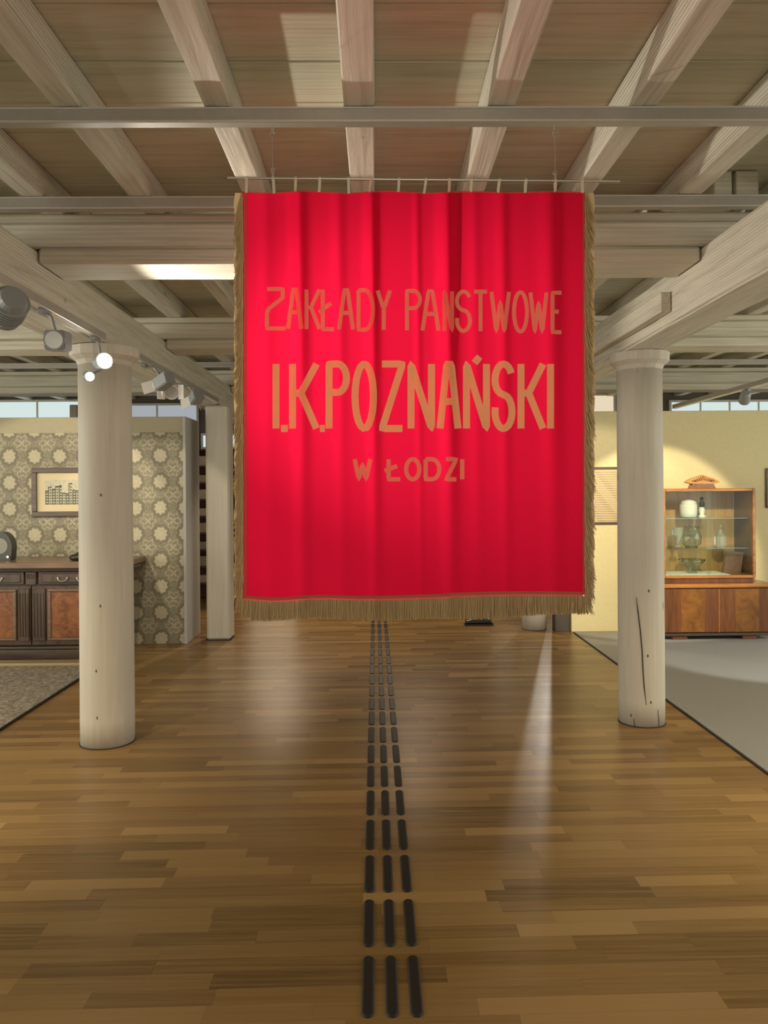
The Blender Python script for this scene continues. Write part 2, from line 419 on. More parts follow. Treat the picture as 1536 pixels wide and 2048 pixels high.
# ------------------------------------------------------------------ ceiling, boards, joists
ZC, ZJ = 2.845, 2.722
ceil_ = empty('ceiling', (0, 0, ZC), kind='structure')
box('ceiling_slab', -6.5, 6.5, -2.5, 11, ZC + .03, ZC + .08, M_DARK, ceil_)
edges = [2.205, 2.50, 2.765, 2.995, 3.25, 3.50]
rows = []
y = 2.205
ys = [2.205]
while y > -2.4: y -= random.uniform(.22, .29); ys.insert(0, y)
ys += edges[1:]
y = ys[-1]
while y < 10.9: y += random.uniform(.22, .28); ys.append(y)
for y0, y1 in zip(ys, ys[1:]):
    cuts = [-6.5, -2.6 - random.uniform(0, 1.5), 2.6 + random.uniform(0, 1.5), 6.5]
    for a0, a1 in zip(cuts, cuts[1:]):
        if a1 - a0 > .1:
            dz = random.uniform(0, .004)
            box('ceiling_board', a0 + .001, a1 - .001, y0 + .002, y1 - .002, ZC + dz, ZC + .028, M_CEIL, ceil_, .003)
JX = [-.047 + .475 * k for k in range(-12, 13)]
for k, jx in enumerate(JX):
    w_ = .046 + (.004 if k % 3 == 0 else 0)
    if abs(jx + .997) < .02: jx = -1.012
    if abs(jx + .522) < .02: jx = -.517
    rough_beam('joist', jx - w_, jx + w_, -2.4, 10.9, ZJ, ZC - .0005, MW_Y, ceil_, 1, .45, .002, .005)
for (bx0, bx1) in ((1.502, 1.582), (1.60, 1.70)):     # short blocks sitting over the right main beam
    box('blocking', bx0, bx1, 3.36, 3.46, ZJ, ZC - .001, MW_X, ceil_, .004)
# ------------------------------------------------------------------ beams
def cross(y0, d, label):
    t = empty('cross_beam', (0, y0 + d / 2, 2.49), label, 'beam', 'cross beams of the ceiling')
    rough_beam('beam_upper', -6.4, 6.4, y0 + .012, y0 + d - .02, 2.558, ZJ - .045, MW_X, t, 0, .6, .003, .012)
    rough_beam('packing_board', -6.4, 6.4, y0 + .03, y0 + d - .03, ZJ - .044, ZJ - .002, MW_X, t, 0, .8, .001, .004)
    for (a0, a1) in ((-6.4, -1.772), (-1.528, 1.498), (1.742, 6.4)):
        rough_beam('beam_lower', a0, a1, y0, y0 + d, 2.485, 2.556, MW_X, t, 0, .5, .003, .012)
cross(3.49, .29, 'nearest thick white cross beam, directly behind the red banner')
cross(5.60, .28, 'second white cross beam, beyond the round front columns')
cross(8.10, .28, 'farthest white cross beam, low over the partition walls')
def mainbeam(x0, x1, label):
    o = rough_beam('main_beam', x0, x1, -2.4, 10.8, 2.275, 2.55, MW_Y, None, 1, .5, .004, .014)
    return tag(o, label, 'beam', 'long main beams on the columns')
mainbeam(-1.77, -1.53, 'long white timber beam at upper left, resting on the left columns')
mainbeam(1.50, 1.74, 'long white timber beam at upper right, resting on the right columns')
o = rough_beam('brace_plank', 1.445, 1.498, 3.85, 6.2, 2.335, 2.435, MW_Y, None, 1, .5, .002, .004)
tag(o, 'short white plank fixed to the side of the right main beam above the column', 'plank')

# ------------------------------------------------------------------ columns
def column(x, y, r, label, cap=True):
    t = empty('column', (x, y, 0), label, 'column', 'white timber columns')
    bm = bmesh.new()
    prof = [(r * 1.0, .004), (r * 1.005, .15), (r * 1.0, .6), (r * .995, 1.2), (r * .985, 1.8), (r * .98, 2.17)]
    lathe(bm, x, y, prof, 40, .006)
    build('shaft', bm, MW_Z, t, True)
    bm = bmesh.new(); lathe(bm, x, y, [(r * .98, 2.17), (r * 1.06, 2.195), (r * 1.28, 2.22), (r * 1.30, 2.272)], 16, 0)
    build('capital', bm, MW_Z, t)
    bm = bmesh.new(); lathe(bm, x, y, [(r * 1.03, .0), (r * 1.03, .005)], 32, 0); build('base_joint', bm, M_DARK, t)
    return t
cL = column(-1.565, 4.45, .150, 'round white column at left, carrying the bright lamp')
cR = column(1.635, 4.72, .138, 'round white column at right with a long vertical crack, beside the grey carpet')
cF = column(1.62, 7.86, .122, 'far round column low behind the right bottom corner of the banner')
t = empty('column', (-1.53, 7.5, 0), 'square white post at left behind the banner edge', 'column', 'white timber columns')
rough_beam('shaft', -1.645, -1.415, 7.40, 7.62, .004, 2.272, MW_Z, t, 0, 3, 0, .018)
box('base_joint', -1.65, -1.41, 7.395, 7.625, 0, .005, M_DARK, t)
def crack(parent, cx, cy, r, pts, wd=.0045):
    bm = bmesh.new(); S = []
    for i, (px, py) in enumerate(pts):
        p = at(px, py, cy - r)
        dx = max(-.98, min(.98, (p.x * cy / (cy - r) * .985 - cx) / r)); ang = math.asin(dx)
        w_ = wd * (.25 if i in (0, len(pts) - 1) else 1)
        S.append((Vector((cx + (r + .0012) * math.sin(ang - w_ / r / 2), cy - (r + .0012) * math.cos(ang - w_ / r / 2), p.z)),
                  Vector((cx + (r + .0012) * math.sin(ang + w_ / r / 2), cy - (r + .0012) * math.cos(ang + w_ / r / 2), p.z)),
                  Vector((cx + (r - .01) * math.sin(ang), cy - (r - .01) * math.cos(ang), p.z))))
    V = [[bm.verts.new(q) for q in s] for s in S]
    for A, B in zip(V, V[1:]):
        for i in range(3): bm.faces.new((A[i], A[(i + 1) % 3], B[(i + 1) % 3], B[i]))
    return build('crack', bm, M_DARK, parent)
crack(cR, 1.635, 4.72, .139, [(1267, 1195), (1270, 1225), (1274, 1262), (1277, 1300), (1279, 1345), (1281, 1375), (1285, 1410)], .006)
crack(cR, 1.635, 4.72, .139, [(1263, 1440), (1264, 1450), (1265, 1459)], .004)
crack(cR, 1.635, 4.72, .139, [(1309, 1420), (1311, 1440), (1312, 1459)], .003)
for (px, py) in ((1294, 1405), (1288, 1312), (1259, 1435), (1290, 1182)): crack(cR, 1.635, 4.72, .139, [(px, py - 3), (px, py), (px, py + 3)], .007)
for (px, py) in ((212, 990), (205, 1436), (203, 1342), (211, 1212)): crack(cL, -1.565, 4.45, .151, [(px, py - 3), (px, py), (px, py + 3)], .006)

# ------------------------------------------------------------------ lighting tracks
def track_x(y, label, z1=ZJ - .003, h=.05):
    t = empty('lighting_track', (0, y, z1 - h), label, 'track', 'aluminium tracks across the joists')
    box('rail', -5, 5, y - .02, y + .02, z1 - h, z1, M_TRACK, t, .002)
    box('rail_lip', -5, 5, y - .024, y - .0205, z1 - h, z1 - h + .007, M_TRACKW, t, .001)
    box('rail_lip', -5, 5, y - .0235, y - .0205, z1 - .006, z1, M_TRACKW, t, .001)
track_x(2.56, 'nearest straight grey lighting track, the banner rod hangs from it')
track_x(3.33, 'second grey lighting track, just above the top edge of the banner', h=.052)
track_x(7.62, 'third grey lighting track, small and far above the right partition wall')
def track_y(x0, x1, y0, y1, z0, z1, label):
    t = empty('lighting_track', ((x0 + x1) / 2, (y0 + y1) / 2, z0), label, 'track')
    box('rail', x0, x1, y0, y1, z0, z1, M_TRACK, t, .002)
    box('rail_lip', x0 - .003, x1 + .003, y0, y1, z0 - .006, z0 - .0005, M_TRACKW, t, .001)
    return t
track_y(-1.525, -1.49, 1.0, 4.26, 2.285, 2.325, 'grey lighting track along the left beam, in front of the left column')
track_y(-1.525, -1.49, 4.64, 7.3, 2.285, 2.325, 'grey lighting track along the left beam, behind the left column')
track_y(2.96, 3.0, 5.0, 7.6, 2.235, 2.27, 'slim pale lighting track running diagonally above the yellow wall')
def head(loc, aim, r, ln, kind, label, lens=None, plate=False, zt=2.285, xt=-1.507, into=None):
    loc = Vector(loc); d = (Vector(aim) - loc).normalized(); q = d.to_track_quat('Z', 'Y')
    t = into or empty('spotlight', loc, label, 'spotlight')
    bm = bmesh.new()
    if kind == 'box':
        r_ = bmesh.ops.create_cube(bm, size=1); bmesh.ops.transform(bm, matrix=Matrix.Translation(loc - d * ln / 2) @ q.to_matrix().to_4x4() @ Matrix.Diagonal((2 * r, 2 * r, ln, 1)), verts=r_['verts'])
        bmesh.ops.bevel(bm, geom=bm.edges[:], offset=.006, segments=2, affect='EDGES')
    else:
        add_cyl(bm, loc - d * ln, loc - d * ln * .8, r * .75, r * .95, 24); add_cyl(bm, loc - d * ln * .8, loc, r * .95, r, 24)
    build('housing', bm, M_HEAD, t)
    if kind == 'fin':
        for k in range(6):
            c = loc - d * ln * (.25 + .11 * k); cyl('cooling_fin', c, c + d * .005, r * 1.12, M_HEAD, t, seg=24)
    bm = bmesh.new(); add_cyl(bm, loc - d * .004, loc + d * .004, r * 1.02, r * 1.02, 24); build('rim', bm, M_HEADW if plate else M_HEAD, t)
    bm = bmesh.new(); add_cyl(bm, loc + d * .0045, loc + d * .006, r * .86, r * .86, 24); build('lens', bm, lens or M_STEEL, t)
    if plate:
        for sgn in (-1, 1):
            bm = bmesh.new(); r_ = bmesh.ops.create_cube(bm, size=1)
            M = Matrix.Translation(loc + d * .035) @ q.to_matrix().to_4x4() @ Matrix.Translation((sgn * r * 1.35, 0, 0)) @ Matrix.Rotation(sgn * .6, 4, 'Y') @ Matrix.Diagonal((.002, 2 * r, .075, 1))
            bmesh.ops.transform(bm, matrix=M, verts=r_['verts']); build('barn_door', bm, M_HEADW, t)
    if into:
        c = loc - d * ln * .4; bm = bmesh.new(); tube(bm, [c, (c + into.location) / 2 + Vector((0, .05, .0)), into.location + Vector((0, .07, .0))], .007, 8); build('twin_arm', bm, M_HEAD, t); return t
    # arm up to the track
    bm = bmesh.new(); c = loc - d * ln * .5
    tube(bm, [(c.x, c.y, c.z), (c.x + (xt - c.x) * .5, c.y, c.z + (zt - c.z) * .75), (xt, c.y, zt - .02)], .008, 8); build('arm', bm, M_HEAD, t)
    box('adapter', xt - .014, xt + .014, c.y - .045, c.y + .045, zt - .03, zt - .0065, M_HEAD, t, .003)
    return t
twin = head((-1.445, 4.10, 2.145), (0.1, 2.0, 2.0), .044, .10, 'round', 'glaring switched-on twin spotlight in front of the left column', M_LENS)
head((-1.545, 4.155, 2.07), (-.3, 2.4, 1.7), .028, .07, 'round', '', M_LENS2, into=twin)
head((-1.455, 3.02, 2.14), (-3.4, 5.4, 1.2), .060, .15, 'fin', 'large round grey spotlight with cooling ribs at the left picture edge')
head((-1.44, 3.45, 2.13), (-1.2, 1.2, 1.9), .045, .12, 'box', 'square grey box spotlight beside the large ribbed one')
head((-1.43, 5.05, 2.14), (-3.4, 6.4, 1.2), .040, .13, 'box', 'boxy spotlight with white flaps right of the left column', plate=True)
head((-1.42, 5.35, 2.135), (-1.0, 2.2, 1.9), .050, .10, 'round', 'round dark faced spotlight right of the boxy one', plate=True)
head((-1.42, 6.0, 2.15), (-2.4, 7.2, 1.3), .042, .10, 'box', 'small spotlight nearest to the square post', plate=True)
head((2.98, 6.15, 2.14), (3.4, 7.6, 1.1), .042, .11, 'round', 'small grey spotlight on the diagonal track above the yellow wall', zt=2.235, xt=2.98)

# ------------------------------------------------------------------ partition walls and far wall
wl = empty('wall_left', (-3.9, 7.5, 0), kind='structure')
box('wall_core', -6.3, -1.815, 7.262, 7.80, 0.0, 2.15, M_OLIVE, wl, .004)
box('wallpaper', -6.3, -1.822, 7.254, 7.2615, .003, 2.0, M_PAPER, wl)
box('end_panel', -1.8145, -1.795, 7.256, 7.80, 0.0, 2.15, M_GREYWALL, wl, .003)
box('corner_strip', -1.8215, -1.795, 7.244, 7.2555, 0.0, 2.15, M_GREYWALL, wl, .002)
wr = empty('wall_right', (4.1, 7.75, 0), kind='structure')
box('wall_core', 1.955, 6.3, 7.665, 7.85, 0.0, 2.215, M_YELLOW, wr, .004)
box('end_panel', 1.80, 1.953, 7.70, 7.84, 0.0, 2.215, plain('dark_panel', (.09, .075, .065), .6), wr, .003)
M_FARWALL = plain('far_wall_paint', (.20, .18, .16), .8)
wb = empty('wall_back', (0, 10.65, 0), kind='structure')
box('wall_core', -6.4, 6.4, 10.66, 10.8, 0.0, ZC - .002, M_FARWALL, wb)
def window(k, x0, x1, z0, z1, cols, pane, y=10.655):
    t = empty('window_%d' % k, ((x0 + x1) / 2, y, z0), kind='structure')
    bw = .03
    for (a, b_, c, d) in ((x0, x1, z0, z0 + bw), (x0, x1, z1 - bw, z1), (x0, x0 + bw, z0 + bw, z1 - bw), (x1 - bw, x1, z0 + bw, z1 - bw)):
        box('window_frame', a, b_, y - .035, y, c, d, M_HEADW, t)
    wc = (x1 - x0 - 2 * bw) / cols
    for i in range(cols):
        a = x0 + bw + wc * i
        box('pane', a + (.012 if i else 0), a + wc - (.012 if i < cols - 1 else 0), y - .012, y - .008, z0 + bw, z1 - bw, pane, t)
        if i: box('mullion', a - .0115, a + .0115, y - .028, y, z0 + bw, z1 - bw, M_HEADW, t)
window(1, -6.2, -3.9, 1.3, 2.72, 3, M_SKYPANE)
window(2, -3.6, -2.45, 1.3, 2.66, 2, M_SKYPANE2)
window(3, -2.42, -1.92, 2.02, 2.24, 3, M_SKYPANE)
window(4, 4.1, 6.2, 1.9, 2.66, 5, M_SKYPANE)
window(7, -1.78, -1.10, .15, 2.3, 1, M_WARMPANE)
window(8, 1.62, 1.95, .8, 2.2, 1, M_WARMPANE)
window(5, 2.42, 2.60, .3, 2.5, 1, M_WARMPANE)
window(6, 2.85, 3.35, 1.3, 2.76, 1, M_WARMPANE)  # glowing panel added in place of warmly lit timber, no real window
o = box('wall_box', at(143, 830, 7.5).x, at(158, 830, 7.5).x, 7.45, 7.55, 2.151, 2.29, M_FARWALL, None, .006)
tag(o, 'small brownish box standing on top of the wallpapered wall', 'box')
# bookcase glimpsed in the doorway left of the square post
bc = empty('bookcase', (-2.1, 10.3, 0), 'dark red-brown bookcase glimpsed between the wall end and the square post', 'bookcase')
M_BC = wood('bookcase_wood', (.08, .03, .02), (.15, .06, .04), 2, .5)
box('side_panel', -2.42, -2.39, 10.15, 10.45, 0, 2.0, M_BC, bc); box('side_panel', -1.80, -1.77, 10.15, 10.45, 0, 2.0, M_BC, bc)
box('back_panel', -2.39, -1.80, 10.43, 10.45, 0, 2.0, M_BC, bc)
for k in range(9): box('shelf', -2.389, -1.801, 10.16, 10.429, .2 + .222 * k, .222 + .222 * k, M_BC, bc)
for k in range(8):
    o = box('document_box', -2.37 + .02 * (k % 2), -2.1 + .03 * (k % 3), 10.2, 10.4, .2222 + .222 * k, .222 * k + .2222 + .10 + .03 * (k % 2), plain('card_%d' % k, random.choice(((.55, .45, .33), (.42, .36, .3), (.66, .58, .46))), .8), None, .004)
    tag(o, 'pale document box on the %s shelf of the far dark bookcase' % ('lowest', 'second lowest', 'third lowest', 'fourth lowest', 'fourth highest', 'third highest', 'second highest', 'highest')[k], 'box', 'document boxes in the far bookcase')

# ------------------------------------------------------------------ tactile guide path
tp = empty('tactile_guide_path', (0.03, 5, 0), 'three rows of black raised tactile bars running along the wooden floor', 'tactile paving')
barm = None
def bar_mesh():
    bm = bmesh.new(); L_, R_, H_ = .28, .0185, .0045; K = 6
    def outline(r, l):
        P = [(r * math.cos(a), l / 2 - R_ + r * math.sin(a)) for a in [PI * k / K for k in range(K + 1)]]
        P += [(r * math.cos(a), -l / 2 + R_ + r * math.sin(a)) for a in [PI + PI * k / K for k in range(K + 1)]]
        return P
    A = [bm.verts.new((x, y, 0)) for x, y in outline(R_, L_)]; B = [bm.verts.new((x, y, H_)) for x, y in outline(R_ * .72, L_)]
    bm.faces.new(B)
    for i in range(len(A)): bm.faces.new((A[i], A[(i + 1) % len(A)], B[(i + 1) % len(A)], B[i]))
    me = bpy.data.meshes.new('tactile_bar'); bm.to_mesh(me); bm.free(); me.materials.append(M_BLACK); return me
bme = bar_mesh()
for i in range(21):
    for j in range(3):
        o = bpy.data.objects.new('tactile_bar', bme); C.objects.link(o); o.parent = tp
        yy = 2.235 + .3255 * i
        o.location = Vector((-.033 + .0682 * j - .0018 * (yy - 2), yy, .0003)) - tp.location

# ------------------------------------------------------------------ red banner
BY = 2.55
def fold(px, py):
    fade = .22 + .78 * math.exp(-(max(0, py - 383) / 480.0) ** 2)
    d = 0
    for c, w_, a_ in ((597, 15, .026), (676, 13, .010), (742, 12, .020), (833, 7, .006), (893, 16, .028), (948, 12, .006), (1004, 12, .010), (1100, 20, .018), (530, 14, .006)):
        cc = c + (py - 383) * .012
        d += 1.45 * a_ * math.exp(-((px - cc) / w_) ** 2)
    d *= fade
    d += .006 * math.sin(px / 55.0 + py / 400.0) * fade
    d += .010 * math.exp(-((py - 975 - (px - 900) * .12) / 26.0) ** 2) * max(0, min(1, (px - 740) / 120.0)) * .35
    d += .010 * (max(0, py - 900) / 300.0) * math.sin((px - 480) / 110.0)
    return d
def bp(px, py, off=0.0): return at(px, py, BY + fold(px, py) + off)
ban = empty('banner', at(830, 1215, BY), 'large red velvet banner with gold Polish lettering and gold fringe hanging from a rod', 'banner')
def top(px): return 383.5 + 2.0 * math.sin(px / 26.0) * (1 if px < 900 else .5)
def bot(px): return 1193 + 4.5 * math.sin((px - 470) / 42.0) * math.exp(-((px - 560) / 130.0) ** 2) + 3.5 * math.sin((px - 500) / 110.0) + (1.5 if px < 900 else -(px - 900) / 90.0)
bm = bmesh.new(); nx, ny = 240, 120; X0, X1 = 484.0, 1169.5
V = []
for j in range(ny + 1):
    row = []
    for i in range(nx + 1):
        px = X0 + (X1 - X0) * i / nx; t_ = j / ny; py = top(px) + (bot(px) - top(px)) * t_
        row.append(bm.verts.new(bp(px, py)))
    V.append(row)
for j in range(ny):
    for i in range(nx): bm.faces.new((V[j][i], V[j][i + 1], V[j + 1][i + 1], V[j + 1][i]))
build('red_panel', bm, M_RED, ban, True)
def ribbon(bm, pts, hw, off):
    "flat stroke with given half width (pixels of the banner plane), following the folds"
    P = []
    for (x0, y0), (x1, y1) in zip(pts, pts[1:]):
        k = max(1, int(math.hypot(x1 - x0, y1 - y0) / 5))
        P += [(x0 + (x1 - x0) * i / k, y0 + (y1 - y0) * i / k) for i in range(k)]
    P.append(pts[-1]); rows_ = []
    for i, (x, y) in enumerate(P):
        a_, b_ = P[max(0, i - 1)], P[min(len(P) - 1, i + 1)]; dx, dy = b_[0] - a_[0], b_[1] - a_[1]; l = math.hypot(dx, dy) or 1
        nx_, ny_ = -dy / l * hw, dx / l * hw
        rows_.append([bm.verts.new(bp(x + nx_ * s, y + ny_ * s, off)) for s in (-1, -.33, .33, 1)])
    for A, B in zip(rows_, rows_[1:]):
        for i in range(3): bm.faces.new((A[i], A[i + 1], B[i + 1], B[i]))
# braid around the panel
bm = bmesh.new()
ribbon(bm, [(492, 386), (492, 1190)], 1.1, -.0016)
build('side_braid', bm, M_BRAID, ban)
bm = bmesh.new(); ribbon(bm, [(1166.5, 386), (1166.5, 1188)], 1.1, -.0016); build('side_braid', bm, M_BRAID, ban)
bm = bmesh.new(); ribbon(bm, [(x, bot(x) - 3.4) for x in range(492, 1168, 8)], 1.8, -.0016); build('bottom_braid', bm, M_BRAID, ban)
bm = bmesh.new(); ribbon(bm, [(x, top(x) + 1.0) for x in range(485, 1170, 8)], 1.3, -.0016); build('top_hem', bm, M_PINK, ban)
bm = bmesh.new(); ribbon(bm, [(x, bot(x) + 1.8) for x in range(486, 1168, 8)], 3.2, -.0022); build('bottom_hem', bm, M_PINK, ban)
bm = bmesh.new(); ribbon(bm, [(487, 386), (487, 1194)], 3.0, -.0016); build('side_hem', bm, M_PINK, ban)
# fringe
def strand(bm, x, y, ln, dx, off, r=.0011):
    p0 = at(x, y, BY + off); p1 = at(x + dx * .4, y + ln * .5, BY + off + random.uniform(-.003, .002)); p2 = at(x + dx, y + ln, BY + off + random.uniform(-.004, .004))
    rg = []
    for p in (p0, p1, p2):
        rg.append([bm.verts.new(p + Vector((math.cos(a) * r, math.sin(a) * r, 0))) for a in (0, 2.1, 4.2)])
    for A, B in zip(rg, rg[1:]):
        for i in range(3): bm.faces.new((A[i], A[(i + 1) % 3], B[(i + 1) % 3], B[i]))
bm = bmesh.new()
x = 484.0
while x < 1170:
    for lay_ in range(4):
        xx = x + random.uniform(-.9, .9); yb = 1239 - 12 * max(0, (xx - 880) / 300.0) + 2.5 * math.sin(xx / 37.0) - (6 if xx < 500 else 0)
        y0 = bot(xx) + 3
        strand(bm, xx, y0, yb - y0 + random.uniform(-4, 2), random.uniform(-1.8, 1.8), fold(xx, 1190) + .003 * (lay_ - 1.5))
    x += 1.25
tag(build('bottom_fringe', bm, M_FRINGE, ban), kind='stuff')
for side, (xe, xo) in enumerate(((485.5, 467.0), (1169.0, 1190.5))):
    bm = bmesh.new(); y = 385.0
    while y < 1196:
        for lay_ in range(3):
            wv = 2.0 * math.sin(y / 16.0) + 1.2 * math.sin(y / 7.0)
            fr = random.random(); x_ = xe + (xo - xe) * fr + wv * fr * (1 if side else -1)
            ln = min(random.uniform(28, 46), (1229 if side else 1224) + random.uniform(-4, 2) - y)
            strand(bm, xe + (x_ - xe) * .25, y, ln, (x_ - xe) * .75 + random.uniform(-1.5, 1.5), fold(xe, y) + .002 + .004 * (lay_ - 1), .0012)
        y += 1.3
    tag(build('side_fringe', bm, M_FRINGE, ban), kind='stuff')
    bm = bmesh.new(); ribbon(bm, [((xe + xo) / 2 + (xo - xe) * .06 * math.sin(yy / 9.0), yy) for yy in range(386, 1200, 5)], abs(xo - xe) * .40, .0045)
    build('fringe_tape', bm, M_FRINGE, ban)
# lettering (strokes in a unit box: x right, y down)
def arc(cx, cy, rx, ry, a0, a1, k=10):
    return [(cx + rx * math.cos(math.radians(a0 + (a1 - a0) * i / k)), cy + ry * math.sin(math.radians(a0 + (a1 - a0) * i / k))) for i in range(k + 1)]
G = {
 'Z': [[(0, 0), (1, 0), (0, 1), (1, 1)]],
 'z': [[(0, 0), (.85, 0), (.85, .22), (.1, .50), (0, .62), (0, 1), (1, 1)]],
 'A': [[(0, 1), (.38, 0), (.62, 0), (1, 1)], [(.2, .58), (.8, .58)]],
 'K': [[(0, 0), (0, 1)], [(1, 0), (.35, .45), (0, .45)], [(.35, .45), (1, 1)]],
 'Ł': [[(.25, 0), (.25, 1), (1, 1)], [(0, .58), (.8, .34)]],
 'D': [[(0, 0), (.45, 0)] + arc(.45, .5, .55, .5, -90, 90) + [(0, 1), (0, 0)]],
 'Y': [[(0, 0), (.5, .48), (1, 0)], [(.5, .48), (.5, 1)]],
 'P': [[(0, 1), (0, 0), (.5, 0)] + arc(.5, .22, .5, .22, -90, 90) + [(0, .44)]],
 'N': [[(0, 1), (0, 0), (1, 1), (1, 0)]],
 'Ń': [[(0, 1), (0, 0), (1, 1), (1, 0)], [(.40, -.015), (.66, -.115)]],
 'S': [arc(.5, .25, .5, .25, -25, -180, 10) + arc(.5, .25, .5, .22, 180, 95, 5) + [(.5, .48)] + arc(.5, .74, .5, .26, -80, 90, 10) + arc(.5, .74, .5, .26, 95, 195, 8)],
 'T': [[(0, 0), (1, 0)], [(.5, 0), (.5, 1)]],
 'W': [[(0, 0), (.27, 1), (.5, .25), (.73, 1), (1, 0)]],
 'O': [arc(.5, .5, .5, .5, -90, 280, 22)],
 'E': [[(1, 0), (0, 0), (0, 1), (1, 1)], [(0, .48), (.7, .48)]],
 'I': [[(.5, 0), (.5, 1)]], '.': [[(.0, 1), (.9, 1)]],
}
def letter(ch, x0, x1, y0, y1, hw, mat):
    bm = bmesh.new()
    for s, st in enumerate(G[ch]):
        ix0, ix1 = x0 + hw, x1 - hw
        if ch == '.': ix0, ix1 = x0, x1
        elif x1 - x0 < 2.6 * hw: ix0 = ix1 = (x0 + x1) / 2
        iy0, iy1 = y0 + hw, y1 - hw
        ribbon(bm, [(ix0 + (ix1 - ix0) * a_, iy0 + (iy1 - iy0) * b_) for a_, b_ in st], hw, -.0014 - .0003 * s)
    build('letter', bm, mat, ban)
for ch, x0, x1 in (('z', 530, 575), ('A', 572, 607), ('K', 609, 643), ('Ł', 634, 672), ('A', 674, 710), ('D', 713, 750), ('Y', 751, 784),
                   ('P', 810, 844), ('A', 841, 881), ('N', 885, 908), ('S', 910, 944), ('T', 944, 978), ('W', 979, 1022), ('O', 1024, 1058), ('W', 1057, 1097), ('E', 1101, 1127)):
    yo = (x0 - 530) * .013; letter(ch, x0, x1, 574 + yo, 661 + yo, 4.0, M_GOLD2)
for ch, x0, x1 in (('I', 544, 560), ('.', 562, 577), ('K', 578, 640), ('.', 640, 651), ('P', 651, 700), ('O', 703, 754), ('Z', 757, 812), ('N', 815, 870),
                   ('A', 873, 923), ('Ń', 926, 980), ('S', 983, 1031), ('K', 1035, 1093), ('I', 1095, 1107)):
    letter(ch, x0, x1, 721, 864, 7.0, M_GOLD)
for ch, x0, x1 in (('W', 705, 745), ('Ł', 765, 805), ('O', 808, 843), ('D', 847, 883), ('Z', 888, 917), ('I', 920, 929)):
    letter(ch, x0, x1, 914, 963, 4.3, M_GOLD2)
# rod, wires, tie loops
r0, r1 = at(455, 356, BY), at(1240, 363, BY)
rod = empty('banner_rod', (r0 + r1) / 2, 'thin silver metal rod above the red banner, hung on two wires', 'rod')
cyl('rod_tube', r0, r1, .0042, M_STEEL, rod, seg=12)
for px, ln in ((545, 240), (1110, 244)):
    t_ = (px - 455) / (1240 - 455); p = r0 + (r1 - r0) * t_; q = Vector((p.x, BY, 2.664))
    bm = bmesh.new(); tube(bm, [p, (p + q) / 2, q], .0011, 5); build('wire', bm, M_STEEL, rod)
    bm = bmesh.new(); add_cyl(bm, p + Vector((0, 0, .008)), p + Vector((0, 0, .022)), .0035); tube(bm, [p + Vector((.006 * math.cos(a), .002, .028 + .007 * math.sin(a))) for a in [k * PI / 6 for k in range(12)]], .0014, 5); build('hook', bm, M_STEEL, rod)
    bm = bmesh.new(); add_cyl(bm, q - Vector((0, 0, .025)), q - Vector((0, 0, .008)), .0045); tube(bm, [q + Vector((.008 * math.cos(a), 0, -.032 + .008 * math.sin(a))) for a in [k * PI / 6 for k in range(12)]], .0014, 5); build('hook', bm, M_STEEL, rod)
for px in (493, 546, 591, 639, 696, 741, 797, 851, 898, 942, 998, 1051, 1110, 1164):
    t_ = (px - 455) / (1240 - 455); c = r0 + (r1 - r0) * t_; tx = px + random.uniform(-3, 3); b_ = bp(tx, top(tx) + 2)
    bm = bmesh.new(); R_ = .0062
    ptsf = [(b_.x, b_.y - .002, b_.z), (c.x, c.y - R_, c.z)]
    ptsa = [(c.x, c.y - R_ * math.cos(a), c.z + R_ * math.sin(a)) for a in [k * PI / 6 for k in range(1, 6)]]
    pts = ptsf + ptsa + [(c.x, c.y + R_, c.z), (b_.x, b_.y + .002, b_.z)]
    rows_ = [[bm.verts.new(Vector(p) + Vector((s * .0042, 0, 0))) for s in (-1, 1)] for p in pts]
    for A, B in zip(rows_, rows_[1:]): bm.faces.new((A[0], A[1], B[1], B[0]))
    o = build('tie_loop', bm, M_TAPE, ban); md = o.modifiers.new('thick', 'SOLIDIFY'); md.thickness = .0012

# ------------------------------------------------------------------ carved sideboard (left)
SY = 6.64
sb = empty('sideboard', (-3.0, 6.92, 0), 'dark carved wooden sideboard with burl panel doors against the wallpaper', 'sideboard')
XL, XR, XM = -3.90, -2.30, -2.985
box('plinth', XL - .02, XR + .02, SY - .02, 7.22, .0, .085, M_DKWOOD, sb, .008, 2)
box('plinth_moulding', XL - .01, XR + .01, SY - .01, 7.215, .085, .112, M_DKWOOD, sb, .008, 2)
box('body', XL, XR, SY + .02, 7.21, .112, .77, M_DKWOOD, sb, .006)
box('top', XL - .09, XR + .125, SY - .05, 7.235, .785, .842, M_TOPWOOD, sb, .012, 3)
box('top_moulding', XL - .05, XR + .085, SY - .02, 7.22, .762, .785, M_DKWOOD, sb, .008, 2)
for (a0, a1) in ((XL + .02, XM - .06), (XM + .06, XR - .02)):
    d = box('drawer', a0, a1, SY, SY + .0195, .645, .755, M_DKWOOD, sb, .006, 2)
    box('drawer_panel', a0 + .03, a1 - .03, SY - .008, SY - .0005, .665, .738, M_DKWOODZ, d, .004)
    for hx in (a0 + .22, a1 - .22):
        bm = bmesh.new()
        add_cyl(bm, (hx - .04, SY - .009, .705), (hx - .04, SY - .028, .705), .007); add_cyl(bm, (hx + .04, SY - .009, .705), (hx + .04, SY - .028, .705), .007)
        tube(bm, [(hx - .04, SY - .026, .705), (hx - .03, SY - .032, .682), (hx, SY - .034, .675), (hx + .03, SY - .032, .682), (hx + .04, SY - .026, .705)], .004, 8)
        build('drawer_handle', bm, M_STEEL, d)
bm = bmesh.new(); add_box(bm, XM - .045, XM + .045, SY - .012, SY + .0195, .645, .755, .004)
